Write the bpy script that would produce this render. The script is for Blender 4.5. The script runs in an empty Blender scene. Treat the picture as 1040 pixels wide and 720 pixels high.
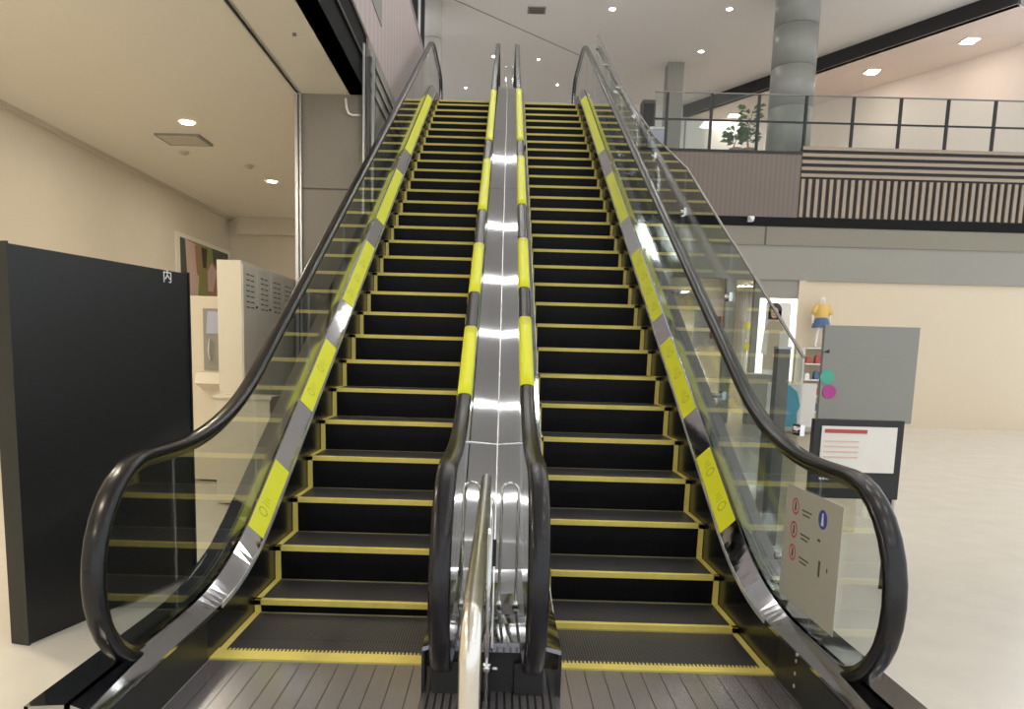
import bpy, bmesh, math, random
from mathutils import Vector, Matrix
random.seed(7)
C = bpy.context.scene.collection
PI = math.pi
TA = math.tan(PI/6)

# ------------------------------------------------------------------ camera
CAM = (0.0108, 0.0, 1.5176)
YAW, PIT, ROL, FOC = 0.0021, 0.1299, 0.0277, 746.5
PX, PY = 503.5, 458.0
def _rot(v):
    x, y, z = v
    c, s = math.cos(PIT), math.sin(PIT)
    y, z = y*c+z*s, -y*s+z*c
    c, s = math.cos(YAW), math.sin(YAW)
    return Vector((x*c-y*s, x*s+y*c, z))
_c, _s = math.cos(ROL), math.sin(ROL)
R_, U_, F_ = _rot((_c, 0, _s)), _rot((-_s, 0, _c)), _rot((0, 1, 0))
cd = bpy.data.cameras.new('camera'); cam = bpy.data.objects.new('camera', cd); C.objects.link(cam)
cam.matrix_world = Matrix(((R_.x, U_.x, -F_.x, CAM[0]), (R_.y, U_.y, -F_.y, CAM[1]), (R_.z, U_.z, -F_.z, CAM[2]), (0, 0, 0, 1)))
cd.sensor_fit = 'HORIZONTAL'; cd.sensor_width = 36; cd.lens = FOC/1040*36
cd.shift_x = (520-PX)/1040; cd.shift_y = (PY-360)/1040
cd.clip_start = .05; cd.clip_end = 200
bpy.context.scene.camera = cam
def at(x, y, Y):
    """point of the photo's pixel (x, y) at distance Y (for measuring where a thing stands)"""
    d = F_ + R_*((x-PX)/FOC) - U_*((y-PY)/FOC)
    t = (Y-CAM[1])/d.y
    return Vector(CAM)+d*t

# ------------------------------------------------------------------ materials
M = {}
def mat(name, col, rough=.5, metal=0., spec=.5, noise=None, bump=None, emit=None, coat=0.):
    m = bpy.data.materials.new(name); m.use_nodes = True
    nt = m.node_tree; b = nt.nodes['Principled BSDF']
    b.inputs['Base Color'].default_value = (*col, 1); b.inputs['Roughness'].default_value = rough
    b.inputs['Metallic'].default_value = metal; b.inputs['Specular IOR Level'].default_value = spec
    b.inputs['Coat Weight'].default_value = coat
    if emit:
        b.inputs['Emission Color'].default_value = (*emit[0], 1); b.inputs['Emission Strength'].default_value = emit[1]
    tc = nt.nodes.new('ShaderNodeTexCoord')
    if noise:  # (scale, amount, stretch)
        mp = nt.nodes.new('ShaderNodeMapping'); mp.inputs['Scale'].default_value = noise[2] if len(noise) > 2 else (1, 1, 1)
        n = nt.nodes.new('ShaderNodeTexNoise'); n.inputs['Scale'].default_value = noise[0]; n.inputs['Detail'].default_value = 4
        nt.links.new(tc.outputs['Object'], mp.inputs[0]); nt.links.new(mp.outputs[0], n.inputs['Vector'])
        mx = nt.nodes.new('ShaderNodeMix'); mx.data_type = 'RGBA'
        a = noise[1]
        mx.inputs['A'].default_value = (*[max(0, c*(1-a)) for c in col], 1); mx.inputs['B'].default_value = (*[min(1, c*(1+a)) for c in col], 1)
        nt.links.new(n.outputs['Fac'], mx.inputs['Factor']); nt.links.new(mx.outputs['Result'], b.inputs['Base Color'])
    if bump:   # (scale, strength, stretch)
        mp = nt.nodes.new('ShaderNodeMapping'); mp.inputs['Scale'].default_value = bump[2]
        n = nt.nodes.new('ShaderNodeTexNoise'); n.inputs['Scale'].default_value = bump[0]
        nt.links.new(tc.outputs['Object'], mp.inputs[0]); nt.links.new(mp.outputs[0], n.inputs['Vector'])
        bp = nt.nodes.new('ShaderNodeBump'); bp.inputs['Strength'].default_value = bump[1]; bp.inputs['Distance'].default_value = .01
        nt.links.new(n.outputs['Fac'], bp.inputs['Height']); nt.links.new(bp.outputs[0], b.inputs['Normal'])
    M[name] = m
    return m
def stripes(name, c0, c1, pitch, width, axis=0, rough=.5, metal=0., bump=0.3):
    """grooves running along one axis: stripes repeat along `axis`"""
    m = mat(name, c0, rough, metal); nt = m.node_tree; b = nt.nodes['Principled BSDF']
    tc = nt.nodes.new('ShaderNodeTexCoord'); sx = nt.nodes.new('ShaderNodeSeparateXYZ')
    nt.links.new(tc.outputs['Object'], sx.inputs[0])
    d = nt.nodes.new('ShaderNodeMath'); d.operation = 'DIVIDE'; d.inputs[1].default_value = pitch
    nt.links.new(sx.outputs[axis], d.inputs[0])
    f = nt.nodes.new('ShaderNodeMath'); f.operation = 'FRACT'; nt.links.new(d.outputs[0], f.inputs[0])
    g = nt.nodes.new('ShaderNodeMath'); g.operation = 'LESS_THAN'; g.inputs[1].default_value = width
    nt.links.new(f.outputs[0], g.inputs[0])
    mx = nt.nodes.new('ShaderNodeMix'); mx.data_type = 'RGBA'
    mx.inputs['A'].default_value = (*c0, 1); mx.inputs['B'].default_value = (*c1, 1)
    nt.links.new(g.outputs[0], mx.inputs['Factor']); nt.links.new(mx.outputs['Result'], b.inputs['Base Color'])
    if bump:
        bp = nt.nodes.new('ShaderNodeBump'); bp.inputs['Strength'].default_value = bump; bp.inputs['Distance'].default_value = .003; bp.invert = True
        nt.links.new(g.outputs[0], bp.inputs['Height']); nt.links.new(bp.outputs[0], b.inputs['Normal'])
    return m
def glass(name, tint, ior=1.5, gain=1.):
    m = bpy.data.materials.new(name); m.use_nodes = True; nt = m.node_tree; nt.nodes.clear()
    o = nt.nodes.new('ShaderNodeOutputMaterial'); t = nt.nodes.new('ShaderNodeBsdfTransparent'); g = nt.nodes.new('ShaderNodeBsdfGlossy')
    t.inputs[0].default_value = (*tint, 1); g.inputs['Roughness'].default_value = 0.0; g.inputs['Color'].default_value = (gain, gain, gain, 1)
    fr = nt.nodes.new('ShaderNodeFresnel'); fr.inputs['IOR'].default_value = ior
    # same reflectance from either side of the sheet
    geo = nt.nodes.new('ShaderNodeNewGeometry'); vm = nt.nodes.new('ShaderNodeVectorMath'); vm.operation = 'DOT_PRODUCT'
    ab = nt.nodes.new('ShaderNodeMath'); ab.operation = 'ABSOLUTE'
    nt.links.new(geo.outputs['Normal'], vm.inputs[0]); nt.links.new(geo.outputs['Incoming'], vm.inputs[1]); nt.links.new(vm.outputs['Value'], ab.inputs[0])
    s1 = nt.nodes.new('ShaderNodeMath'); s1.operation = 'SUBTRACT'; s1.inputs[0].default_value = 1; nt.links.new(ab.outputs[0], s1.inputs[1])
    pw = nt.nodes.new('ShaderNodeMath'); pw.operation = 'POWER'; pw.inputs[1].default_value = 5; nt.links.new(s1.outputs[0], pw.inputs[0])
    ml = nt.nodes.new('ShaderNodeMath'); ml.operation = 'MULTIPLY_ADD'; ml.inputs[1].default_value = .95; ml.inputs[2].default_value = .045; nt.links.new(pw.outputs[0], ml.inputs[0])
    mx = nt.nodes.new('ShaderNodeMixShader')
    nt.links.new(ml.outputs[0], mx.inputs[0]); nt.links.new(t.outputs[0], mx.inputs[1]); nt.links.new(g.outputs[0], mx.inputs[2]); nt.links.new(mx.outputs[0], o.inputs[0])
    nt.nodes.remove(fr)
    M[name] = m; return m
def emission(name, col, s):
    return mat(name, (col[0]*.8, col[1]*.8, col[2]*.8), .5, emit=(col, s))

mat('steel', (.42, .42, .44), .2, 1., noise=(6, .12, (1, .15, 1)), bump=(90, .02, (1, .03, .03)))
mat('steel_clear', (.40, .41, .43), .06, 1., bump=(4, .10, (1, 1, 1)))
mat('console_steel', (.32, .33, .345), .045, 1., noise=(9, .08, (6, .15, .15)), bump=(2.2, .06, (1, 1, 1)))
mat('chrome', (.72, .72, .72), .10, 1.)
mat('rail_tube', (.74, .72, .66), .24, 1.)
mat('aluminium', (.62, .62, .64), .3, .8)
mat('bright_trim', (.80, .81, .84), .28, .6)
mat('black_skirt', (.006, .007, .012), .22, 0., .5)
mat('black_box', (.012, .014, .012), .38)
mat('rubber', (.007, .007, .009), .24, 0., .42)
stripes('riser_black', (.0035, .0035, .006), (.001, .001, .002), .018, .5, 0, .5); M['riser_black'].node_tree.nodes['Principled BSDF'].inputs['Specular IOR Level'].default_value = .2
stripes('tread_grey', (.085, .080, .085), (.016, .015, .016), .014, .45, 0, .42, .25)
mat('line_yellow', (.86, .71, .17), .5, noise=(30, .1))
mat('line_pale', (.42, .38, .16), .5)
mat('sticker_yellow', (.78, .80, .01), .42)
mat('sticker_mark', (.52, .54, .02), .5)
mat('sleeve_yellow', (.66, .69, .01), .4)
stripes('landing_plate', (.42, .39, .42), (.10, .095, .10), .092, .055, 0, .24, .75, .35)
stripes('landing_fine', (.36, .34, .35), (.08, .075, .08), .034, .3, 0, .26, .75, .35)
mat('dots', (.7, .68, .55), .3, .6)
glass('clear_glass', (.90, .93, .92)); glass('screen_glass', (.87, .90, .88))
mat('floor_tile', (.70, .66, .58), .22, noise=(3, .1))
mat('ceiling_grey', (.86, .83, .80), .8)
mat('ceiling_cream', (.92, .87, .78), .8)
mat('cream_wall', (.80, .74, .62), .7, noise=(2, .03))
mat('grey_panel', (.28, .25, .21), .55, noise=(1.5, .05))
mat('joint_dark', (.10, .09, .08), .6)
mat('black_fascia', (.010, .010, .010), .8, 0, .2)
mat('dark_edge', (.02, .019, .018), .5)
stripes('pink_wood', (.52, .43, .42), (.46, .38, .37), .31, .5, 1, .6, 0, 0)
stripes('wood_fascia', (.19, .155, .13), (.165, .135, .115), .115, .5, 0, .6, 0, 0)
mat('wood_slat', (.36, .29, .22), .6)
mat('bulkhead_olive', (.26, .245, .19), .7)
mat('bulkhead_grey', (.32, .31, .27), .7)
mat('shop_cream', (.72, .62, .46), .7)
mat('shop_white', (.82, .80, .75), .6)
mat('shop_pink', (.86, .74, .66), .7)
mat('shop_dark', (.10, .09, .08), .6)
mat('locker_cream', (.72, .65, .51), .5)
mat('locker_door', (.70, .64, .52), .5)
mat('slot_dark', (.10, .09, .08), .6)
mat('board_black', (.012, .012, .013), .4)
mat('white_print', (.85, .85, .85), .5)
mat('poster_frame', (.95, .92, .84), .5)
mat('column_paint', (.27, .275, .25), .35, noise=(2, .03))
mat('column_cream', (.62, .59, .54), .45)
mat('skin', (.72, .46, .34), .55); mat('hair', (.05, .03, .025), .5); mat('green_leaf', (.05, .16, .03), .5); mat('print_green', (.28, .33, .10), .6)
mat('print_dark', (.09, .10, .08), .6); mat('print_brown', (.42, .25, .15), .6); mat('print_pink', (.75, .55, .48), .6)
mat('mannequin_white', (.85, .82, .78), .35); mat('cloth_yellow', (.80, .55, .16), .8); mat('cloth_denim', (.10, .17, .30), .85)
mat('cloth_white', (.78, .76, .72), .85); mat('cloth_beige', (.62, .52, .38), .85); mat('cloth_red', (.5, .1, .09), .8)
mat('sign_red', (.60, .07, .07), .5); mat('sign_blue', (.05, .10, .45), .5); mat('sign_cyan', (.08, .42, .62), .5)
mat('sign_green', (.08, .45, .32), .5); mat('sign_magenta', (.45, .06, .28), .5); mat('sign_yellow', (.75, .68, .08), .5)
mat('sign_sheet', (.48, .48, .44), .5); mat('post_grey', (.22, .21, .20), .45, .3); mat('terracotta', (.3, .16, .1), .8)
mat('lavender', (.45, .47, .62), .6)
emission('lamp_white', (1, .96, .90), 45); emission('lamp_warm', (1, .88, .70), 420); emission('lamp_linear', (1, .97, .93), 22)
emission('fill_panel_glow', (1, .96, .91), 12); emission('lightbox', (1, .99, .95), 1.6); emission('shop_lamp', (1, .90, .76), 45)

# ------------------------------------------------------------------ mesh builder
class MB:
    def __init__(s): s.bm = bmesh.new(); s.slots = []
    def _mi(s, m):
        if m not in s.slots: s.slots.append(m)
        return s.slots.index(m)
    def poly(s, vs, faces, m=None, smooth=False):
        mi = s._mi(m)
        bv = [s.bm.verts.new(v) for v in vs]
        for f in faces:
            try:
                fc = s.bm.faces.new([bv[i] for i in f]); fc.material_index = mi; fc.smooth = smooth
            except ValueError: pass
        return bv
    def box(s, a, b, m=None, T=None):
        x0, y0, z0 = a; x1, y1, z1 = b
        vs = [Vector(v) for v in ((x0,y0,z0),(x1,y0,z0),(x1,y1,z0),(x0,y1,z0),(x0,y0,z1),(x1,y0,z1),(x1,y1,z1),(x0,y1,z1))]
        if T: vs = [T@v for v in vs]
        s.poly(vs, [(3,2,1,0),(4,5,6,7),(0,1,5,4),(1,2,6,5),(2,3,7,6),(3,0,4,7)], m); return s
    def prism(s, pts, axis, a, b, m=None, smooth=False):
        """closed 2-D outline pts extruded along axis (0,1,2) from a to b"""
        def mk(p, t):
            return Vector({0:(t,p[0],p[1]),1:(p[0],t,p[1]),2:(p[0],p[1],t)}[axis])
        n = len(pts)
        vs = [mk(p, a) for p in pts]+[mk(p, b) for p in pts]
        s.poly(vs, [tuple(range(n)), tuple(range(2*n-1, n-1, -1))]+[(i, n+i, n+(i+1)%n, (i+1)%n) for i in range(n)], m, smooth); return s
    def tube(s, pts, r, n=12, m=None, caps=True):
        pts = [Vector(p) for p in pts]; rr = r if isinstance(r, (list, tuple)) else [r]*len(pts)
        rings = []; up = None
        for i, p in enumerate(pts):
            t = (pts[min(i+1, len(pts)-1)]-pts[max(i-1, 0)]).normalized()
            if up is None: up = t.orthogonal().normalized()
            up = (up-t*up.dot(t)).normalized(); w = t.cross(up)
            rings.append([p+(up*math.cos(2*PI*k/n)+w*math.sin(2*PI*k/n))*rr[i] for k in range(n)])
        vs = [v for r_ in rings for v in r_]; fs = []
        for i in range(len(rings)-1):
            for k in range(n): fs.append((i*n+k, i*n+(k+1)%n, (i+1)*n+(k+1)%n, (i+1)*n+k))
        if caps: fs += [tuple(range(n-1, -1, -1)), tuple(range((len(rings)-1)*n, len(rings)*n))]
        s.poly(vs, fs, m, True); return s
    def sweep(s, path, sec, m=None, smooth=False, closed=True):
        """section sec [(x, n)] carried along path [(y, z)]; n is the offset along the path's upward normal"""
        vs = []; k = len(sec)
        for i, (y, z) in enumerate(path):
            a = path[max(i-1, 0)]; b = path[min(i+1, len(path)-1)]
            ty, tz = b[0]-a[0], b[1]-a[1]; L = math.hypot(ty, tz); ty /= L; tz /= L
            for (x, n) in sec: vs.append(Vector((x, y-tz*n, z+ty*n)))
        fs = []
        for i in range(len(path)-1):
            for j in range(k if closed else k-1):
                fs.append((i*k+j, i*k+(j+1)%k, (i+1)*k+(j+1)%k, (i+1)*k+j))
        if closed: fs += [tuple(range(k-1, -1, -1)), tuple(range((len(path)-1)*k, len(path)*k))]
        s.poly(vs, fs, m, smooth); return s
    def ball(s, c, r, m=None, sc=(1,1,1), u=12, v=8):
        vs = []; fs = []
        for i in range(v+1):
            th = PI*i/v
            for j in range(u):
                ph = 2*PI*j/u
                vs.append(Vector((c[0]+r*sc[0]*math.sin(th)*math.cos(ph), c[1]+r*sc[1]*math.sin(th)*math.sin(ph), c[2]+r*sc[2]*math.cos(th))))
        for i in range(v):
            for j in range(u): fs.append((i*u+j, (i+1)*u+j, (i+1)*u+(j+1)%u, i*u+(j+1)%u))
        s.poly(vs, fs, m, True); return s
    def build(s, name, m, parent=None, kind=None, bevel=0):
        bmesh.ops.remove_doubles(s.bm, verts=s.bm.verts, dist=1e-6)
        bmesh.ops.recalc_face_normals(s.bm, faces=s.bm.faces)
        me = bpy.data.meshes.new(name); s.bm.to_mesh(me); s.bm.free()
        for q in s.slots: me.materials.append(M[q or m])
        o = bpy.data.objects.new(name, me); C.objects.link(o)
        if parent is not None:
            o.parent = parent; o.matrix_parent_inverse = Matrix.Translation(-Vector(parent.location)) if False else Matrix.Identity(4)
            o.location = -Vector(parent.location) if not parent.parent and parent.type == 'EMPTY' else (0, 0, 0)
        if kind: o['kind'] = kind
        if bevel:
            b = o.modifiers.new('bevel', 'BEVEL'); b.width = bevel; b.segments = 2; b.limit_method = 'ANGLE'
        return o
def thing(name, label, cat, loc=(0, 0, 0), group=None):
    o = bpy.data.objects.new(name, None); C.objects.link(o); o.location = loc
    o['label'] = label; o['category'] = cat
    if group: o['group'] = group
    return o
def tag(o, label, cat, group=None):
    o['label'] = label; o['category'] = cat
    if group: o['group'] = group
    return o
def lab(o, t): o['label'] = t; return o
def circle(cx, cy, r, n=24, ry=None):
    return [(cx+r*math.cos(2*PI*k/n), cy+(ry or r)*math.sin(2*PI*k/n)) for k in range(n)]
def text(body, size, name, m, parent, T, ext=.001):
    cu = bpy.data.curves.new(name, 'FONT'); cu.body = body; cu.size = size; cu.extrude = ext; cu.align_x = 'CENTER'; cu.align_y = 'CENTER'
    o = bpy.data.objects.new(name, cu); C.objects.link(o); cu.materials.append(M[m])
    o.parent = parent
    o.matrix_local = (Matrix.Translation(-Vector(parent.location)) if parent.type == 'EMPTY' else Matrix.Identity(4)) @ T
    bpy.context.view_layer.update()
    me = bpy.data.meshes.new_from_object(o.evaluated_get(bpy.context.evaluated_depsgraph_get()))
    q = bpy.data.objects.new(name, me); ml = o.matrix_local.copy(); bpy.data.objects.remove(o); q.name = name
    C.objects.link(q); q.parent = parent; q.matrix_local = ml
    return q

# ------------------------------------------------------------------ escalator geometry
ZTOP = 6.55
Y3, Z3 = 4.909, .517
def zn(y): return Z3+TA*(y-Y3)
def fillet_path(z0, h, t0, t1, ya, yb, z1=None, n=9):
    """level z0, then the 30 degree line zn+h, then level z1; rounded with tangent lengths t0, t1"""
    z1 = ZTOP+z0 if z1 is None else z1
    yi = Y3+(z0-h-Z3)/TA; yj = Y3+(z1-h-Z3)/TA
    c30, s30 = math.cos(PI/6), .5
    pts = [(ya, z0)]
    R = t0/math.tan(PI/12)
    for k in range(n+1):
        a = PI/6*k/n; pts.append((yi-t0+R*math.sin(a), z0+R*(1-math.cos(a))))
    ys, zs = yj-t1*c30, z1-t1*s30
    m = 12
    y_, z_ = pts[-1]
    for k in range(1, m): pts.append((y_+(ys-y_)*k/m, z_+(zs-z_)*k/m))
    R = t1/math.tan(PI/12)
    for k in range(n+1):
        a = PI/6*(1-k/n); pts.append((yj+t1-R*math.sin(a), z1-R*(1-math.cos(a))))
    pts.append((yb, z1))
    return pts
def zat(path, y):
    for (a, b) in zip(path, path[1:]):
        if a[0] <= y <= b[0]: return a[1]+(b[1]-a[1])*(y-a[0])/max(1e-9, b[0]-a[0])
    return path[0][1] if y < path[0][0] else path[-1][1]
def cut(path, y0, y1, step=.12):
    n = max(2, int((y1-y0)/step)); return [(y0+(y1-y0)*k/n, zat(path, y0+(y1-y0)*k/n)) for k in range(n+1)]
NOSE = fillet_path(0, 0, .3, .35, 3.0, 18.2)
DECK = fillet_path(.25, .30, .5, .4, 3.02, 17.6, ZTOP+.25)     # top face of the deckings
EDGE = fillet_path(.215, .205, .5, .4, 3.02, 17.6, ZTOP+.16)   # inner edge of the inner deckings
HLEV, HR = 1.055, .43
HAND = fillet_path(HLEV, 1.07, .65, .45, 3.08, 17.0, ZTOP+1.05)
def hand_path():
    p = [(3.3, HLEV-2*HR)]
    for k in range(17):
        a = -PI/2-PI*k/16; p.append((3.08+HR*math.cos(a), HLEV-HR+HR*math.sin(a)))
    p += HAND[1:-1]
    for k in range(17):
        a = PI/2-PI*k/16; p.append((17.0+HR*math.cos(a), ZTOP+1.05-HR+HR*math.sin(a)))
    p.append((16.8, ZTOP+1.05-2*HR)); return p
HP = hand_path()
def rail_sec(x, w=.041, t=.026):
    s = []
    for k in range(16):
        a = 2*PI*k/16; ca, sa = math.cos(a), math.sin(a)
        s.append((x+w*math.copysign(abs(ca)**.7, ca), t*math.copysign(abs(sa)**.8, sa)))
    return s
OUT_STICK = {-1: [(4.30, 4.86), (5.48, 6.30), (6.96, 8.2), (8.80, 10.43), (11.27, 14.4)], 1: [(4.45, 5.10), (5.52, 6.48), (6.86, 8.2), (9.04, 10.55), (11.5, 14.6)]}
SLEEVE = {-1: [(4.33, 5.08), (5.55, 6.36), (7.07, 8.47), (9.14, 11.5)], 1: [(4.45, 5.22), (5.64, 6.48), (7.23, 8.59), (9.17, 11.6)]}

def escalator(xc, yk3, side, label):
    """side = -1 for the left machine, 1 for the right one (the outer side of the pair)"""
    root = thing('escalator', label, 'escalator', (xc, 3.2, 0))
    HW = .533
    # steps
    k0 = -1
    for k in range(-1, 30):
        y = yk3+.4*(k-3)
        z = zat(NOSE, y); zl = zat(NOSE, y-.4) if k > -1 else z
        if y > 16.6: break
        if k < 1: z = zl = zat(NOSE, 3.2)-.0005*(1-k)
        yb = y+.4
        b = MB()
        y0 = max(y, 3.5)
        b.box((xc-HW, y0+.004, z-.03), (xc+HW, yb+.02, z), 'tread_grey')
        if z-zl > .01:
            # curved riser
            pr = [(y+.006, z-.004), (y, z-.02), (y+.004, z-(z-zl)*.5), (y+.018, zl-.03), (y+.05, zl-.03), (y+.05, z-.004)]
            b.prism(pr, 0, xc-HW, xc+HW, 'riser_black')
        st = b.build('step', 'tread_grey', root)
        if k == 1: lab(st, 'lowest raised step')
        d = MB(); w = .032
        if k >= 1:
            d.box((xc-HW, y-.003, z-.030), (xc+HW, y+w, z+.002), 'line_yellow')
        for s in (-1, 1):
            xa, xb = sorted((xc+s*HW, xc+s*(HW-.034)))
            d.box((xa, y0, z-.01), (xb, yb, z+.002), 'line_yellow')
            if z-zl > .03: d.box((xa, y-.003, zl), (xb, y+.01, z), 'line_yellow')
        if k == -1: d.box((xc-HW, 3.5, z-.01), (xc+HW, 3.515, z+.001), 'line_yellow')
        if k >= 0: d.box((xc-HW, yb-.016, z-.01), (xc+HW, yb-.004, z+.0015), 'line_pale')
        sb = d.build('safety_border', 'line_yellow', st); sb['label'] = 'yellow safety border'
    # combs and landing plate strip
    b = MB(); b.box((xc-.565, 3.44, -.01), (xc+.565, 3.54 if side < 0 else 3.50, .006), 'line_yellow')
    for i in range(58):
        x = xc-.56+i*.0195; b.box((x, 3.53 if side < 0 else 3.49, 0), (x+.008, 3.57 if side < 0 else 3.53, .005), 'line_yellow')
    lab(b.build('comb', 'line_yellow', root), 'yellow comb strip')
    b = MB(); b.box((xc-.58, 15.95, ZTOP-.02), (xc+.58, 17.6, ZTOP+.004)); b.build('landing_plate', 'landing_plate', root)
    for s in (-1, 1):
        outer = (s == side)
        X = lambda v: xc+s*v
        gi = .645 if (outer or side < 0) else .690      # distance of this side's glass from the middle line
        # skirt, edge strip, inner decking
        ya = 2.45 if outer else 3.14
        dk = [(ya, .25)]+cut(DECK, 3.16, 17.5, .12)
        xa, xb = sorted((X(.5365), X(.549)))
        low = [(y, max(-.02, z-.75)) for y, z in dk]; hi = [(y, zat(EDGE, y)-.022) for y, z in dk]
        b = MB()
        for (pa, pb) in zip(zip(low, hi), zip(low[1:], hi[1:])):
            b.prism([pa[0], pb[0], pb[1], pa[1]], 0, xa, xb)
        b.build('skirt_panel', 'black_skirt', root)
        ed = cut(EDGE, 3.62, 17.5, .12)
        b = MB(); b.sweep(ed, [(X(.534), -.022), (X(.5375), .001), (X(.543), .001), (X(.543), -.022)])
        lab(b.build('skirt_trim', 'bright_trim', root), 'bright aluminium edge strip')
        def surf(dx, y, lift=0.):                       # point of the inner decking, dx from the machine's middle line
            u = (dx-.538)/(gi-.010-.538); return Vector((X(dx), y, zat(EDGE, y)*(1-u)+zat(DECK, y)*u+lift))
        def band(b, ys, d0, d1, l0, l1):
            vs = [p for y in ys for p in (surf(d0, y, l1), surf(d1, y, l1), surf(d1, y, l0), surf(d0, y, l0))]; n = len(ys)
            b.poly(vs, [(4*i+j, 4*i+(j+1) % 4, 4*i+4+(j+1) % 4, 4*i+4+j) for i in range(n-1) for j in range(4)]+[(3, 2, 1, 0), (4*n-4, 4*n-3, 4*n-2, 4*n-1)])
        b = MB(); band(b, [y for y, z in dk[:1]+cut(DECK, 3.16, 17.5, .05)], .538, gi-.010, -.02, 0)
        b.build('inner_deck', 'steel_clear', root)
        xa, xb = sorted((X(.5355), X(.5365)))
        MB().box((xa, ya, 0), (xb, 3.42, .196)).build('skirt_end_panel', 'black_box', root)
        # stickers on the decking
        for (a, e) in OUT_STICK[s if outer else -s]:
            if not outer: continue
            if not outer: a, e = a, e
            b = MB(); band(b, [y for y, z in cut(DECK, a, e, .12)], .542, gi-.014, .0006, .0022)
            p = b.build('warning_sticker', 'sticker_yellow', root)
            yy = a+.16
            def on(dx, y): return surf(.59+dx, y, .003)
            while yy < min(e-.12, 8.0):
                b = MB(); ring = []
                for q in range(18):
                    an = 2*PI*q/18
                    for rr in (.026, .018): ring.append(on(rr*math.cos(an), yy+rr*1.1*math.sin(an)))
                b.poly(ring, [(2*q, (2*q+2) % 36, (2*q+3) % 36, 2*q+1) for q in range(18)])
                b.build('pictogram', 'sticker_mark', p)
                b = MB()
                for q in range(3):
                    y2 = yy+.05+q*.022; h_ = .02-.004*q
                    b.poly([on(-h_, y2), on(h_, y2), on(h_, y2+.007), on(-h_, y2+.007)], [(0, 1, 2, 3)])
                b.build('text_line', 'sticker_mark', p)
                yy += .3
        # glass panels
        g = gi; xa, xb = sorted((X(g-.005), X(g+.005)))
        cutsY = [3.35, 4.5, 5.8, 7.1, 8.4, 9.7, 11.0, 12.3, 13.6, 14.9, 16.9]
        for (a, e) in zip(cutsY, cutsY[1:]):
            lo = cut(DECK, a+.004, e-.004, .2); hi = cut(HAND, a+.004, e-.004, .2)
            ol = [(y, z-.02) for y, z in lo]+[(y, z-.012) for y, z in reversed(hi)]
            b = MB(); b.prism(ol, 0, xa, xb); b.build('glass_panel', 'clear_glass', root)
        ol = [(3.346, .26), (3.346, HLEV-.012)]+[(3.08+(HR-.012)*math.cos(PI/2+PI*k/16), HLEV-HR+(HR-.012)*math.sin(PI/2+PI*k/16)) for k in range(15)]
        ol += [(2.9, .26)] if ol[-1][1] > .26 else []
        b = MB(); b.prism(ol, 0, xa, xb); b.build('glass_panel', 'clear_glass', root)
        ol = [(16.9, ZTOP+.26), (16.9, ZTOP+1.04)]+[(17.0+(HR-.012)*math.cos(PI/2-PI*k/16), ZTOP+1.05-HR+(HR-.012)*math.sin(PI/2-PI*k/16)) for k in range(15)]
        b = MB(); b.prism(ol, 0, xa, xb); b.build('glass_panel', 'clear_glass', root)
        # handrail with its guide
        hx = g if outer else (.646 if side < 0 else .682)
        b = MB(); b.sweep(HP, rail_sec(X(hx), .045 if outer else .042), smooth=True)
        hr = b.build('handrail', 'rubber', root)
        b = MB(); b.sweep(HP[1:-1], [(X(hx)-.018, -.045), (X(hx)-.018, -.018), (X(hx)+.018, -.018), (X(hx)+.018, -.045)])
        b.build('handrail_guide', 'steel', root)
        if not outer:
            for (a, e) in SLEEVE[-s]:
                b = MB(); b.sweep(cut(HAND, a, e, .12), rail_sec(X(hx), .0445, .0295), smooth=True)
                lab(b.build('yellow_sleeve', 'sleeve_yellow', hr), 'yellow wrap on the black handrail')
        # outer decking and cladding
        if outer:
            b = MB(); b.sweep([(2.45, .25)]+cut(DECK, 3.15, 17.5, .2), [(X(.657), .0), (X(.80), -.01), (X(.80), -.03), (X(.657), -.03)])
            b.build('outer_deck', 'steel_clear', root)
            low = cut(DECK, 3.15, 17.5, .5)
            b = MB(); ol = [(2.45, .0), (2.45, .24)]+[(y, z-.02) for y, z in low]+[(17.5, ZTOP-.9), (15.3, ZTOP-1.2), (6.2, 0)]
            xa2, xb2 = sorted((X(.785), X(.80))); b.prism(ol, 0, xa2, xb2); b.build('side_cladding', 'steel', root)
        # handrail inlet
        cx = X(hx)
        b = MB(); b.box((cx-.066, 3.14 if not outer else 3.0, 0), (cx+.066, 3.62, .15), 'black_box')
        zt_i = .245 if not outer else .19
        b.box((cx-.066, 3.20, .15), (cx-.050, 3.62, zt_i)); b.box((cx+.050, 3.20, .15), (cx+.066, 3.62, zt_i)); b.box((cx-.066, 3.36, .15), (cx+.066, 3.62, zt_i))
        ib = b.build('inlet_box', 'black_box', root, bevel=.006)
        b = MB()
        for q in range(13): b.box((cx-.05+q*.008, 3.188, .152), (cx-.046+q*.008, 3.2, .185))
        b.build('inlet_brush', 'rubber', ib)
    if side == 1:
        b = MB()
        for (yy, zz) in ((3.20, .205), (3.20, .175), (3.20, .115), (3.20, .055)):
            b.prism(circle(yy, zz, .009, 12), 0, xc+.537-.004, xc+.537+.002)
        b.build('sensor_stud', 'dots', root)
    return root
XL, XR = -.838, .861
escL = escalator(XL, 4.909, -1, 'left-hand black-stepped escalator rising beside the cream lockers and grey panel wall')
escR = escalator(XR, 4.779, 1, 'right-hand black-stepped escalator rising beside the tall glass side screen')

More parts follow.
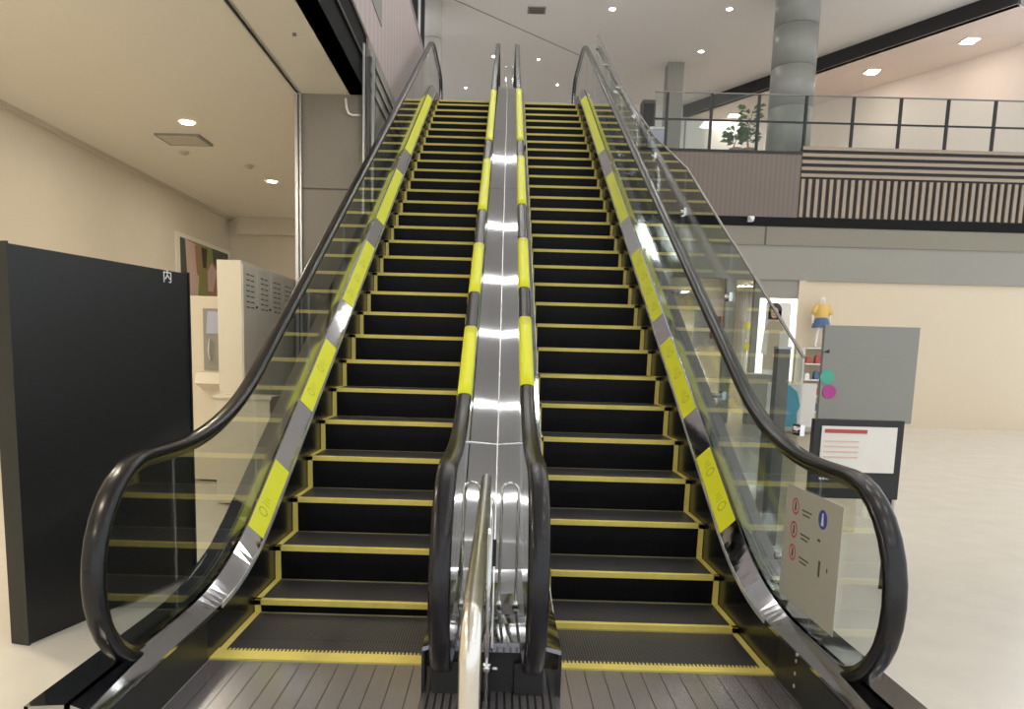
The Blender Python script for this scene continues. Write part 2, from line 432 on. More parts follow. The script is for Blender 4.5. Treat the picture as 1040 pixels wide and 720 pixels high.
# ---- centre console between the two machines
con = thing('centre_console', 'brushed steel console strip running up between the two escalators', 'console', (0, 3.14, 0))
gl, gr = XL+.65, XR-.695; mid = .0115
cp = [(3.14, .25)]+cut(DECK, 3.2, 17.2, .12)
ysp = [3.14, 5.07, 7.4, 9.8, 12.2, 14.4, 17.2]
for (a, e) in zip(ysp, ysp[1:]):
    for (x0, x1, n0, n1) in ((gl, mid-.003, .000, -.010), (mid+.003, gr, -.010, .000)):
        pth = cut([(3.14, .25)]+DECK[1:], a+.003, e-.003, .12)
        b = MB(); b.sweep(pth, [(x0, n0), (x1, n1), (x1, -.05), (x0, -.05)])
        b.build('deck_plate', 'console_steel', con)
b = MB(); b.sweep(cp, [(mid-.004, -.008), (mid+.004, -.008), (mid+.004, -.03), (mid-.004, -.03)])
lab(b.build('centre_seam', 'bright_trim', con), 'pale centre joint strip')
for ye in ysp[1:2]:
    b = MB(); b.sweep(cut(DECK, ye-.006, ye+.006, .006), [(gl, .008), (mid, -.009), (gr, .008), (gr, -.03), (gl, -.03)]); b.build('cross_seam', 'bright_trim', con)
b = MB(); b.box((gl+.03, 3.17, 0), (gr-.03, 3.6, .2)); b.box((XL+.61, 3.22, .15), (XR-.61, 3.34, .2))
b.build('front_cover', 'black_box', con)
# top end box and posts of the console
b = MB(); b.box((gl-.0, 15.9, ZTOP-.3), (gr, 16.6, ZTOP+.30)); b.build('end_box', 'steel', con, bevel=.01)

# ---- U shaped guards standing on the console
for (xa, xb, lb) in ((-.150, -.066, 'small chrome hoop guard on the console, beside the left newel'), (.040, .124, 'small chrome hoop guard on the console, beside the right newel')):
    g = thing('hoop_guard', lb, 'guard', ((xa+xb)/2, 3.6, .27)); r = (xb-xa)/2; cxm = (xa+xb)/2
    pts = [(xa, 3.6, .275), (xa, 3.6, .86-r*.3)]+[(cxm-r*math.cos(PI*k/8), 3.6, .86-r*.3+r*math.sin(PI*k/8)) for k in range(1, 8)]+[(xb, 3.6, .86-r*.3), (xb, 3.6, .275)]
    MB().tube(pts, .0075, 10).build('hoop', 'chrome', g)
    for x in (xa, xb):
        MB().tube([(x, 3.6, .262), (x, 3.6, .272), (x, 3.6, .285)], [.018, .018, .010], 12).build('flange', 'chrome', g)
# ---- entrance guide rail coming toward the viewer
gr_ = thing('guide_rail', 'polished steel guide rail projecting forward from the console', 'rail', (-.035, 3.1, 0))
xr = -.036
pts = [(xr-.002, 3.62, .27), (xr-.002, 3.62, .82)]+[(xr-.002, 3.62-.1+.1*math.cos(PI/2*k/6), .82+.1*math.sin(PI/2*k/6)) for k in range(1, 7)]
pts += [(xr, 3.0, .925), (xr, 2.2, .93), (xr, 1.62, .935)]+[(xr, 1.62-.1*math.sin(PI/2*k/6), .835+.1*math.cos(PI/2*k/6)) for k in range(1, 7)]+[(xr, 1.52, .4), (xr, 1.52, 0.008)]
MB().tube(pts, .0245, 20).build('rail_tube', 'rail_tube', gr_)
MB().tube([(xr, 1.52, 0), (xr, 1.52, .012), (xr, 1.52, .013)], [.05, .05, .03], 20).build('floor_flange', 'rail_tube', gr_)
b = MB(); b.tube([(xr+.026, 3.08, 0), (xr+.026, 3.08, .915)], .013, 14)
lab(b.build('support_post', 'chrome', gr_), 'thin upright support post')
b = MB(); b.tube([(xr+.026, 3.08, .135), (xr+.026, 3.08, .175)], .021, 14); b.tube([(xr+.05, 3.07, .155), (xr+.075, 3.07, .155)], .007, 8); b.build('clamp', 'chrome', gr_)
b = MB(); b.box((xr+.028, 3.60, .46), (xr+.056, 3.606, .60)); b.build('dark_tag', 'board_black', gr_)

# ---- tall glass screen outside the right handrail
SX = 1.63
scr = thing('glass_screen', 'tall clear glass guard screen just outside the right escalator handrail', 'screen', (SX, 4, 0))
cy = [3.95, 5.35, 6.85, 8.35, 9.85, 11.35, 12.85, 14.3]
for i, (a, e) in enumerate(zip(cy, cy[1:])):
    tp = lambda y: 1.58 if y < 6.9 else (1.58-.26*(y-6.9)/2.0 if y < 8.9 else (1.32 if y < 11 else 1.32+.13*(y-11)/3.3))
    ta_, te_ = tp(a), tp(e)
    ol = [(a+.006, zn(a)+.36), (e-.006, zn(e)+.36), (e-.006, zn(e)+te_), (a+.006, zn(a)+ta_)]
    b = MB(); b.prism(ol, 0, SX-.005, SX+.005); pn = b.build('pane', 'screen_glass', scr)
    b = MB(); b.prism([(a+.006, zn(a)+ta_), (e-.006, zn(e)+te_), (e-.006, zn(e)+te_+.012), (a+.006, zn(a)+ta_+.012)], 0, SX-.008, SX+.008)
    lab(b.build('edge_strip', 'post_grey', scr), 'dark edge strip along the glass top')
for i, y in enumerate(cy):
    for h in (.50, 1.20):
        b = MB(); b.tube([(SX-.075 if h < 1 else SX-.03, y, zn(y)+h), (SX+.02, y, zn(y)+h)], .018, 12); b.box((SX-.012, y-.05, zn(y)+h-.03), (SX+.012, y+.05, zn(y)+h+.03))
        b.build('clamp', 'chrome', scr)
    if i >= 3:
        b = MB(); n = [(SX+.01, y-.03, zn(y)+.75), (SX+.05, y+.02, zn(y)+.80), (SX+.06, y+.03, zn(y)+.95), (SX+.03, y+.02, zn(y)+1.12)]
        b.tube(n, .026, 12); b.build('bracket_arm', 'chrome', scr)

# ---- notice sheet on the right glass
ns = thing('notice_sheet', 'translucent grey safety notice on the right glass with red and blue pictograms', 'sign', (1.49, 3.2, .7))
gx = XR+.645-.0075
def onx(x, y, X=gx):
    d = F_ + R_*((x-PX)/FOC) - U_*((y-PY)/FOC); t = (X-CAM[0])/d.x; return Vector(CAM)+d*t
ys0, zt = onx(800, 490).y, onx(800, 490).z
zb = onx(797, 606).z
b = MB(); b.box((gx-.001, ys0-.62, zb), (gx+.001, ys0, zt)); b.build('sheet', 'sign_sheet', ns)
for (px, py) in ((808.5, 514), (806.5, 537.5), (805, 560.5)):
    p = onx(px, py); b = MB(); r = .042
    o_ = circle(p.y, p.z, r, 24); i_ = circle(p.y, p.z, r*.76, 24)
    b.poly([Vector((gx-.002, y, z)) for y, z in o_+i_], [(k, (k+1) % 24, 24+(k+1) % 24, 24+k) for k in range(24)], 'sign_red')
    b.prism([(p.y-.008, p.z-.02), (p.y+.008, p.z-.02), (p.y+.006, p.z+.012), (p.y-.006, p.z+.012)], 0, gx-.002, gx-.0015, 'board_black')
    b.prism(circle(p.y, p.z+.018, .006, 10), 0, gx-.002, gx-.0015, 'board_black')
    lab(b.build('prohibition_pictogram', 'sign_red', ns), 'red ringed prohibition pictogram')
    b = MB()
    for q in range(2): b.box((gx-.002, p.y-.19+.02*q, p.z-.006-.02*q), (gx-.0015, p.y-.08-.01*q, p.z+.002-.02*q))
    b.build('text_line', 'print_dark', ns)
p = onx(836, 528); b = MB()
b.prism(circle(p.y, p.z, .045, 24), 0, gx-.002, gx-.0015, 'sign_blue'); b.prism([(p.y-.012, p.z-.028), (p.y+.012, p.z-.028), (p.y+.008, p.z+.014), (p.y-.008, p.z+.014)], 0, gx-.003, gx-.002, 'white_print'); b.prism(circle(p.y, p.z+.022, .008, 10), 0, gx-.003, gx-.002, 'white_print')
lab(b.build('mandatory_pictogram', 'sign_blue', ns), 'blue round pictogram with white figure')
for (px, py, w, h) in ((832, 549, .03, .012), (832, 578, .02, .075), (840, 580, .012, .02)):
    p = onx(px, py); b = MB(); b.box((gx-.002, p.y-w/2, p.z-h/2), (gx-.0015, p.y+w/2, p.z+h/2)); b.build('text_line', 'print_dark', ns)

# ------------------------------------------------------------------ floors and landing
b = MB(); b.box((-7, -8, -.12), (14, 30, -.022)); b.build('floor', 'floor_tile', None, 'structure')
b = MB(); b.box((-1.37, 1.2, -.02), (1.40, 3.43, 0)); b.build('floor_entry_plate', 'landing_plate', None, 'structure')
b = MB(); b.box((-.30, 2.6, 0), (.30, 3.43, .002)); b.build('floor_fine_grooves', 'landing_fine', None, 'structure')
b = MB(); b.box((-7, -8, -.02), (-1.37, 4.1, -.002)); b.box((1.40, -8, -.02), (14, 30, -.002)); b.box((-1.37, -8, -.02), (1.40, 1.2, -.001)); b.build('floor_tiles', 'floor_tile', None, 'structure')
# upper floor slab behind the landing
b = MB(); b.box((-1.75, 17.0, ZTOP-.5), (1.75, 30, ZTOP-.01)); b.box((1.75, 18.5, ZTOP-.4), (14, 30, ZTOP-.06)); b.build('floor_upper', 'floor_tile', None, 'structure')
b = MB(); b.box((-7, 18.2, ZTOP-.5), (-1.75, 30, ZTOP-.01)); b.build('floor_upper_west', 'floor_tile', None, 'structure')

# ------------------------------------------------------------------ ceilings
ZC = 10.6
b = MB(); b.box((-8, -8, ZC), (14, 30, ZC+.1)); b.build('ceiling', 'ceiling_grey', None, 'structure')
p0, p1 = Vector((-1.6, 20.2, ZC)), Vector((2.4, 23.9, ZC))
d = (p1-p0).normalized(); w = Vector((-d.y, d.x, 0))*.02
b = MB(); b.poly([p0-w-Vector((0,0,.006)), p1-w-Vector((0,0,.006)), p1+w-Vector((0,0,.006)), p0+w-Vector((0,0,.006)), p0-w, p1-w, p1+w, p0+w], [(0,1,2,3),(4,5,6,7),(0,1,5,4),(1,2,6,5),(2,3,7,6),(3,0,4,7)]); b.build('trim_1', 'bulkhead_grey', None, 'structure')
b = MB(); b.box((-8, 27.9, ZTOP), (14, 28.0, ZC)); b.build('wall_back', 'ceiling_grey', None, 'structure')

def downlight(x, y, z, r, m, label, group):
    t = thing('downlight', label, 'ceiling light', (x, y, z), group)
    b = MB(); o_ = circle(x, y, r*1.25, 20); i_ = circle(x, y, r, 20)
    b.poly([Vector((p[0], p[1], z-.012)) for p in o_+i_]+[Vector((p[0], p[1], z-.001)) for p in o_], [(k, (k+1) % 20, 20+(k+1) % 20, 20+k) for k in range(20)]+[(k, (k+1) % 20, 40+(k+1) % 20, 40+k) for k in range(20)])
    b.build('trim_ring', 'white_print', t)
    MB().prism(circle(x, y, r, 20), 2, z-.010, z-.004).build('lens', m, t)
    return t
for (px, py, lb) in ((502, 57, 'bright downlight in the high ceiling just left of the console top'),
                     (622, 9, 'high ceiling downlight at the top edge, above the right handrail top'),
                     (741, 9, 'high ceiling downlight at the top edge, near the round column'),
                     (712, 52, 'bright high ceiling downlight between right handrail top and round column'),
                     (687, 91, 'downlight low over the upper gallery railing, nearest the dark bulkhead tip'),
                     (473, 89, 'faint small downlight above the left escalator top step'),
                     (547, 60, 'faint small downlight above the right escalator top step'),
                     (566, 86, 'very faint downlight low above the right escalator landing')):
    d = F_ + R_*((px-PX)/FOC) - U_*((py-PY)/FOC); t = (ZC-CAM[2])/d.z; p = Vector(CAM)+d*t
    f = 'faint' in lb
    downlight(p.x, p.y, ZC, .035 if f else .075, 'lamp_white', lb, 'downlights in the high ceiling')
t = None
for i, yy in enumerate((8.0, 10.1, 11.9, 13.35, 14.9, 17.0)):
    L = thing('linear_lamp', 'slim white ceiling lamp running across above the escalators', 'ceiling light', (0, yy, ZC), 'linear lamps above the escalators')
    MB().box((-1.5, yy-.05, ZC-.09), (1.5, yy+.05, ZC)).build('housing', 'white_print', L)
    MB().box((-1.45, yy-.035, ZC-.10), (1.45, yy+.035, ZC-.091)).build('diffuser', 'lamp_linear', L)
for x in (4.2, 8.0):  # unseen fill panels, added to light the atrium from above
    for yy in (-5, -1, 3, 7, 11, 15):
        L = thing('added_fill_panel', 'added unseen square fill panel over the open side of the atrium', 'ceiling light', (x, yy, ZC), 'added fill panels over the atrium side')
        MB().box((x-.5, yy-.5, ZC-.05), (x+.5, yy+.5, ZC)).build('housing', 'white_print', L)
        MB().box((x-.45, yy-.45, ZC-.06), (x+.45, yy+.45, ZC-.05)).build('diffuser', 'fill_panel_glow', L)
# ceiling vent, top of the frame
d = F_ + R_*((545-PX)/FOC) - U_*((10-PY)/FOC); t_ = (ZC-CAM[2])/d.z; p = Vector(CAM)+d*t_
v = thing('ceiling_vent', 'small dark square vent in the high ceiling at the top edge', 'vent', (p.x, p.y, ZC))
MB().box((p.x-.24, p.y-.2, ZC-.02), (p.x+.24, p.y+.2, ZC)).build('frame', 'bulkhead_grey', v)
b = MB(); [b.box((p.x-.2, p.y-.17+.06*q, ZC-.026), (p.x+.2, p.y-.14+.06*q, ZC-.02)) for q in range(6)]; b.build('slat', 'joint_dark', v)

# ------------------------------------------------------------------ left side: void edge, room
ZR = 4.6; XV = -1.76; XP = -2.52
b = MB(); b.box((-7, -8, ZR), (XP-.03, 18.4, ZR+.12)); b.build('ceiling_room', 'ceiling_cream', None, 'structure')
b = MB(); b.box((XP+.03, -8, ZR), (XV, 9.4, ZR+.12)); b.build('ceiling_soffit', 'ceiling_cream', None, 'structure')
b = MB(); b.box((XP-.03, -8, ZR-.012), (XP-.018, 9.4, ZR+.03), 'aluminium'); b.box((XP+.018, -8, ZR-.012), (XP+.03, 9.4, ZR+.03), 'aluminium'); b.box((XP-.018, -8, ZR+.012), (XP+.018, 9.4, ZR+.03), 'joint_dark'); b.build('trim_2', 'aluminium', None, 'structure')
b = MB(); b.box((XV-.14, -8, ZR-.0), (XV, 17.0, 5.36)); b.box((XV, -8, ZR+.42), (XV+.03, 9.4, ZR+.46), 'dark_edge'); b.build('trim_3', 'black_fascia', None, 'structure')
b = MB(); b.box((XV-.14, -8, 5.36), (XV-.01, 17.0, 7.75)); b.build('wall_parapet', 'pink_wood', None, 'structure')
b = MB(); b.box((XV-.01, -8, 5.36), (XV+.02, 17.0, 5.41)); b.build('trim_4', 'joint_dark', None, 'structure')
b = MB(); b.box((XV-.16, -8, 7.75), (XV+.005, 17.0, 7.80)); b.build('trim_5', 'aluminium', None, 'structure')
# grey panelled end wall and opening post
b = MB(); b.box((XP+.03, 9.4, -.02), (-1.66, 9.5, ZR)); b.box((-1.80, 9.5, -.02), (-1.66, 16.8, ZR)); b.build('wall_left', 'grey_panel', None, 'structure')
zj = at(335, 192, 9.4).z
b = MB(); b.box((XP+.03, 9.392, zj-.008), (-1.66, 9.4, zj+.008)); b.build('trim_6', 'joint_dark', None, 'structure')
b = MB(); b.box((XP-.05, 9.38, -.02), (XP-.012, 9.46, ZR-.01), 'aluminium'); b.box((XP-.012, 9.40, -.02), (XP+.012, 9.46, ZR-.01), 'joint_dark'); b.box((XP+.012, 9.36, -.02), (XP+.035, 9.46, ZR-.01), 'aluminium'); b.build('trim_7', 'aluminium', None, 'structure')
# curved wire run on the end wall
pt = [at(351, 100, 9.36), at(352, 110, 9.36), at(354, 115, 9.36), at(358, 117, 9.36), at(366, 117, 9.36)]
tag(MB().tube(pt, .014, 8).build('conduit', 'poster_frame'), 'thin cream curved conduit at the top of the grey end wall', 'conduit')
# glass screen panels at the floor opening
gv = thing('opening_screen', 'narrow glass screen with pale vertical edges beside the left handrail', 'screen', (-1.66, 9.3, 3.3))
for (xa, m, w) in ((369.5, 'bright_trim', .022), (374.5, 'joint_dark', .03), (379, 'aluminium', .028)):
    q = at(xa, 120, 9.3); b = MB(); b.box((q.x-w/2, 9.28, 3.0), (q.x+w/2, 9.33, 5.0 if m != 'bright_trim' else 5.15)); b.build('edge_post', m, gv)
q0, q1 = at(364, 120, 9.3).x, at(382, 120, 9.3).x
MB().box((q0, 9.30, 3.0), (q1, 9.31, 5.0)).build('pane', 'screen_glass', gv)
# grey slats standing in for step reflections in the glass below the parapet
lv = thing('reflection_slats', 'grey slats imitating step reflections below the pink parapet wall', 'panel', (XV+.04, 11.5, 5.0))
b = MB(); b.box((XV+.02, 9.6, 4.0), (XV+.05, 13.6, 5.34)); b.build('backing', 'grey_panel', lv)
for k in range(7): MB().box((XV+.05, 9.6, 4.05+k*.18), (XV+.075, 13.6, 4.12+k*.18)).build('slat', 'bulkhead_grey', lv)
# small access panel on parapet
b = MB(); b.box((XV-.012, 9.9, 6.0), (XV, 10.9, 6.75)); tag(b.build('access_panel', 'column_paint'), 'pale grey access panel set in the pink parapet wall', 'panel')

# upper level behind the parapet
def up_col(px0, px1, py, Y, name, m, label, r=None, z1=ZC):
    a, c = at(px0, py, Y), at(px1, py, Y); r = (c.x-a.x)/2; xc = (a.x+c.x)/2
    t = thing(name, label, 'column', (xc, Y, ZTOP)); zs = [ZTOP, 7.75, 8.7, 9.65, z1]
    for i in range(4):
        MB().prism(circle(xc, Y, r, 40), 2, zs[i]+.008, zs[i+1]-.004, smooth=False).build('drum', m, t)
    b = MB()
    for i in range(1, 4): b.prism(circle(xc, Y, r*.985, 40), 2, zs[i]-.006, zs[i]+.010)
    b.build('joint', 'joint_dark', t); return t
tL = up_col(430, 449, 30, 20.5, 'round_column', 'column_cream', 'cream round column standing behind the top of the left escalator')
for o in tL.children:
    for p_ in o.data.polygons: p_.use_smooth = len(p_.vertices) == 4
for (xa, xb, yb, lb, m) in ((406, 412, 62, 'narrow black banner panel above the pink parapet, leftmost of three', 'board_black'), (418, 424, 62, 'tall black banner panel above the pink parapet, middle of three', 'board_black'), (427, 431, 62, 'slim black banner panel beside the cream round column', 'board_black')):
    q0, q1 = at(xa, 30, 19.2), at(xb, 30, 19.2)
    t = thing('banner_panel', lb, 'banner', (q0.x, 19.2, ZTOP)); MB().box((q0.x, 19.2, ZTOP-.01), (q1.x, 19.28, 10.5)).build('panel', m, t); MB().box((q0.x-.04, 19.19, ZTOP-.01), (q0.x, 19.29, 10.52)).build('edge', 'bright_trim', t)
b = MB(); b.box((-8, 22, ZTOP-.2), (at(428, 30, 22).x, 22.1, ZC)); b.build('wall_upper_left', 'column_cream', None, 'structure')

# the cream room
b = MB(); b.box((-6.7, -8, -.02), (-6.58, 18.4, ZR)); b.build('wall_room_side', 'cream_wall', None, 'structure')
b = MB(); b.box((-6.58, 18.2, -.02), (-1.8, 18.35, ZR)); b.build('wall_room_back', 'cream_wall', None, 'structure')
zl = at(270, 238, 17.95).z
b = MB(); b.box((at(240, 230, 17.95).x, 17.95, zl), (-2.4, 18.2, ZR)); b.build('wall_room_bulkhead', 'cream_wall', None, 'structure')
b = MB(); b.box((-6.58, 7, ZR-.07), (-6.5, 18.2, ZR)); b.build('trim_8', 'locker_door', None, 'structure')
def on_z(px, py, z):
    d = F_ + R_*((px-PX)/FOC) - U_*((py-PY)/FOC); t = (z-CAM[2])/d.z; return Vector(CAM)+d*t
for (px, py, lb) in ((190, 124, 'downlight in the cream room ceiling above the grey vent'), (276, 184, 'downlight in the cream room ceiling above the lockers')):
    p = on_z(px, py, ZR); downlight(p.x, p.y, ZR, .085, 'lamp_warm', lb, 'downlights in the cream room')
for (x, y) in ((-3.6, 4.2), (-3.6, 1.0), (-4.6, -2.2), (-5.4, 5.6)):  # extra lamps outside the view, added to brighten the room
    downlight(x, y, ZR, .10, 'lamp_warm', 'added unseen downlight brightening the cream room, out over its middle', 'added downlights in the cream room')
p = on_z(187, 141, ZR); q = [on_z(166, 137, ZR), on_z(198, 138, ZR), on_z(211, 145, ZR), on_z(178, 145, ZR)]
v = thing('ceiling_vent', 'grey square vent in the cream room ceiling', 'vent', (p.x, p.y, ZR))
MB().box((p.x-.33, p.y-.27, ZR-.03), (p.x+.33, p.y+.27, ZR)).build('frame', 'bulkhead_grey', v)
b = MB(); [b.box((p.x-.29, p.y-.25+.07*k, ZR-.036), (p.x+.29, p.y-.21+.07*k, ZR-.03)) for k in range(7)]; b.build('slat', 'locker_door', v)
for (px, py, lb) in ((187, 154, 'small smoke detector beneath the grey vent'), (253, 168, 'small ceiling sensor between the two room downlights')):
    p = on_z(px, py, ZR); b = MB(); b.prism(circle(p.x, p.y, .075, 20), 2, ZR-.03, ZR); b.prism(circle(p.x, p.y, .045, 20), 2, ZR-.05, ZR-.03); tag(b.build('smoke_detector', 'locker_door'), lb, 'detector')
p = on_z(299, 34, ZR); b = MB(); b.prism(circle(p.x, p.y, .02, 16), 2, ZR-.02, ZR); tag(b.build('sprinkler_head', 'post_grey'), 'tiny dark sprinkler head in the soffit by the black fascia', 'sprinkler')

# poster on the room's side wall
XWp = -6.575
def onxw(px, py): 
    d = F_ + R_*((px-PX)/FOC) - U_*((py-PY)/FOC); t = (XWp-CAM[0])/d.x; return Vector(CAM)+d*t
pa, pb = onxw(177, 234), onxw(228, 250); z1 = pa.z; z0 = onxw(181, 312).z
po = thing('wall_poster', 'large framed photo poster of two people on the cream wall above the lockers', 'poster', (XWp, pa.y, z0))
y0, y1 = pa.y, pb.y+.3
MB().box((XWp, y0, z0), (XWp+.03, y1, z1)).build('frame', 'poster_frame', po)
P = lambda u, v: (y0+(y1-y0)*u, z0+(z1-z0)*v)
b = MB(); xx = XWp+.031
def pr2(us, m, lay=1): b.prism([P(*u) for u in us], 0, xx, xx+.001*lay, m)
pr2([(.06, .06), (.94, .06), (.94, .94), (.06, .94)], 'print_green')
pr2([(.06, .06), (.22, .06), (.24, .94), (.06, .94)], 'print_dark', 2); pr2([(.18, .1), (.33, .1), (.40, .9), (.14, .94)], 'print_pink', 3)
pr2([(.33, .5), (.40, .45), (.42, .92), (.30, .9)], 'print_brown', 4); pr2([(.66, .5), (.94, .5), (.94, .94), (.62, .94)], 'print_dark', 2)
pr2([(.50, .06), (.80, .06), (.84, .4), (.72, .66), (.60, .78), (.48, .6)], 'print_brown', 3); pr2([(.52, .3), (.62, .3), (.70, .62), (.60, .72), (.52, .58)], 'print_pink', 4)
pr2([(.44, .62), (.50, .62), (.52, .9), (.42, .9)], 'hair', 4)
b.build('picture', 'print_green', po)

# lockers: tall cream units with louvred doors
lt = 2.39
for k in range(7):
    ya = 7.55+k*.46
    t = thing('locker', ['tall cream locker at the near end of the row', 'second cream locker from the near end of the row', 'third cream locker from the near end of the row', 'fourth cream locker from the near end of the row', 'cream locker with the dark round lock, beside the handrail', 'sixth cream locker from the near end, half behind the handrail', 'far end cream locker by the aluminium post'][k], 'locker', (-2.7, ya, 0), 'cream lockers in a row')
    MB().box((-2.86, ya, -.002), (-2.615, ya+.455, lt)).build('body', 'locker_cream', t)
    dr = MB().box((-2.615, ya+.008, .06), (-2.60, ya+.447, lt-.03)).build('door', 'locker_door', t, bevel=.003)
    b = MB()
    for r in range(7):
        for cc in (0, 1):
            b.box((-2.601, ya+.10+cc*.14, lt-.13-r*.055), (-2.597, ya+.20+cc*.14, lt-.118-r*.055))
    b.build('vent_slots', 'slot_dark', dr)
    b = MB(); b.prism(circle(ya+.40, 1.95 if k != 3 else 1.93, .012 if k != 3 else .03, 14), 0, -2.60, -2.585); b.build('lock', 'board_black', dr)

# service machine left of lockers
c0, c1 = at(197, 300, 8.3), at(229, 300, 8.3)
sm = thing('ticket_machine', 'cream upright service machine with grey recessed screen, behind the black board', 'machine', (c0.x, 8.3, 0))
MB().box((c0.x-.1, 8.35, -.002), (c1.x, 8.8, c0.z)).build('body', 'locker_cream', sm, bevel=.01)
a0, a1 = at(206, 313, 8.34), at(226, 376, 8.34)
b = MB(); b.box((a0.x, 8.335, a1.z), (a1.x, 8.35, a0.z)); b.build('recess', 'bulkhead_grey', sm)
s0, s1 = at(209, 316, 8.33), at(223, 339, 8.33)
b = MB(); b.prism([(s0.x, s1.z), (s1.x, s1.z), (s1.x+.01, s0.z-.04), (s1.x-.03, s0.z), (s0.x+.02, s0.z)], 1, 8.325, 8.336); b.build('screen', 'lavender', sm)
h0 = at(213, 355, 8.3); b = MB(); b.tube([(h0.x, 8.30, h0.z+.12), (h0.x-.01, 8.29, h0.z), (h0.x, 8.30, h0.z-.12)], .012, 8); b.build('handle', 'chrome', sm)
t0, t1 = at(198, 378, 8.15), at(227, 388, 8.15)
b = MB(); b.prism([(8.12, t1.z-.02), (8.35, t1.z-.10), (8.35, t0.z), (8.18, t0.z)], 0, t0.x, t1.x); b.build('tray', 'cream_wall', sm)
b = MB(); q = at(217, 375, 8.14); b.box((q.x+.02, 8.325, q.z-.02), (q.x+.12, 8.338, q.z+.02)); b.build('slot', 'slot_dark', sm)
# low cream counter behind handrail
c0 = at(222, 404, 7.2); MBx = MB().box((c0.x, 7.1, -.002), (-2.2, 7.4, c0.z)); MBx.box((c0.x-.02, 7.08, c0.z), (-2.18, 7.42, c0.z+.03)); tag(MBx.build('low_counter', 'locker_cream', bevel=.004), 'low cream counter in front of the lockers, seen through the left glass', 'counter')

# black information board on the left
bb = thing('information_board', 'tall black information board with a white character at its top', 'sign', (-2.0, 4.8, 0))
A, B = Vector((-2.005, 4.8, 0)), Vector((-2.33, 3.55, 0))
d = (B-A).normalized(); n = Vector((d.y, -d.x, 0)); 
if n.x < 0: n = -n
ztb = at(193, 278, 4.8).z
T = Matrix(((d.x, -n.x, 0, A.x), (d.y, -n.y, 0, A.y), (0, 0, 1, 0), (0, 0, 0, 1)))
L_ = (B-A).length
b = MB(); b.box((0, 0, -.002), (L_, .09, ztb), None, T); b.build('panel', 'board_black', bb, bevel=.004)
b = MB(); b.box((-.012, -.01, -.002), (0, .1, ztb+.008), None, T); b.build('edge', 'black_box', bb); b = MB(); b.box((L_, -.01, -.002), (L_+.012, .1, ztb+.008), None, T); b.build('edge', 'black_box', bb)
# character position: pixel (170, 282)
dd = F_ + R_*((169.5-PX)/FOC) - U_*((281.5-PY)/FOC)
tt = ((A-Vector(CAM)).dot(n))/dd.dot(n); cpnt = Vector(CAM)+dd*tt
u = -d
TM = Matrix(((u.x, 0, n.x, cpnt.x+n.x*.004), (u.y, 0, n.y, cpnt.y+n.y*.004), (0, 1, n.z, cpnt.z), (0, 0, 0, 1)))
text('\u5185', .085, 'lettering', 'white_print', bb, TM)

# ------------------------------------------------------------------ right side: gallery, shops
YF = 18.3
f0 = at(700, 152, YF).z; f1 = at(700, 218, YF).z; fb = at(760, 229, YF).z
xr0 = at(815, 152, YF).x
b = MB(); b.box((1.75, YF, f1), (xr0-.0, YF+.15, f0-.03)); b.build('wall_gallery_front', 'wood_fascia', None, 'structure')
b = MB(); b.box((1.75, YF-.03, f0-.03), (xr0, YF+.18, f0+.02)); b.build('trim_9', 'dark_edge', None, 'structure')
b = MB(); b.box((1.75, YF+.01, fb), (14, YF+.15, f1)); b.build('trim_10', 'black_fascia', None, 'structure')
# striped section right of the wood fascia
b = MB(); b.box((xr0, YF+.05, f1), (14, YF+.15, f0+.08)); b.build('wall_slatted', 'dark_edge', None, 'structure')
sl = thing('slat_screen', 'wooden slat screen on the dark wall beneath the column', 'screen', (xr0, YF, f1))
zmid = at(830, 182, YF).z
for k in range(5):
    z = zmid+.05+k*.155; MB().box((xr0+.02, YF-.0, z), (13, YF+.05, z+.075)).build('slat', 'wood_slat', sl)
for k in range(34):
    x = xr0+.04+k*.17; MB().box((x, YF-.0, f1+.02), (x+.08, YF+.05, zmid)).build('slat', 'wood_slat', sl)
b = MB(); q = at(763, 222, YF-.1); b.box((q.x-.06, YF-.12, q.z-.06), (q.x+.06, YF+.01, q.z+.06)); b.prism(circle(q.x, q.z, .05, 14), 1, YF-.2, YF-.12, 'white_print'); tag(b.build('security_camera', 'white_print'), 'small white security camera on the black band under the gallery', 'camera')
# lower bulkheads
z2 = at(760, 248, YF).z; z3_ = at(760, 283, YF).z
b = MB(); b.box((1.75, YF+.03, z2), (14, YF+.15, fb)); b.build('wall_bulkhead_upper', 'bulkhead_olive', None, 'structure')
q = at(778, 240, YF).x
b = MB(); b.box((q-.02, YF+.018, z2), (q+.02, YF+.03, fb)); b.build('trim_11', 'joint_dark', None, 'structure')
b = MB(); b.box((1.75, YF+.06, z3_), (14, YF+.2, z2)); b.build('wall_bulkhead_lower', 'bulkhead_grey', None, 'structure')
b = MB(); b.box((1.75, YF+.2, z3_), (14, 24, z3_+.1)); b.build('ceiling_shop', 'shop_white', None, 'structure')
b = MB(); b.box((1.9, 23.2, -.02), (14, 23.3, z3_)); b.build('wall_shop_back', 'shop_cream', None, 'structure')
b = MB(); b.box((1.75, YF+.06, -.02), (1.95, 23.3, z3_)); b.build('wall_shop_side', 'shop_cream', None, 'structure')
for k, (x, y) in enumerate(((4.0, 20), (6.5, 20), (9.5, 20), (5.2, 22), (8, 22), (11.5, 20.5))):  # lights added to brighten the shop interior
    L = thing('added_shop_light', 'added small square light brightening the ground floor shop', 'ceiling light', (x, y, z3_), 'added shop ceiling lights')
    MB().box((x-.27, y-.27, z3_-.03), (x+.27, y+.27, z3_)).build('frame', 'white_print', L); MB().box((x-.24, y-.24, z3_-.035), (x+.24, y+.24, z3_-.03)).build('diffuser', 'shop_lamp', L)
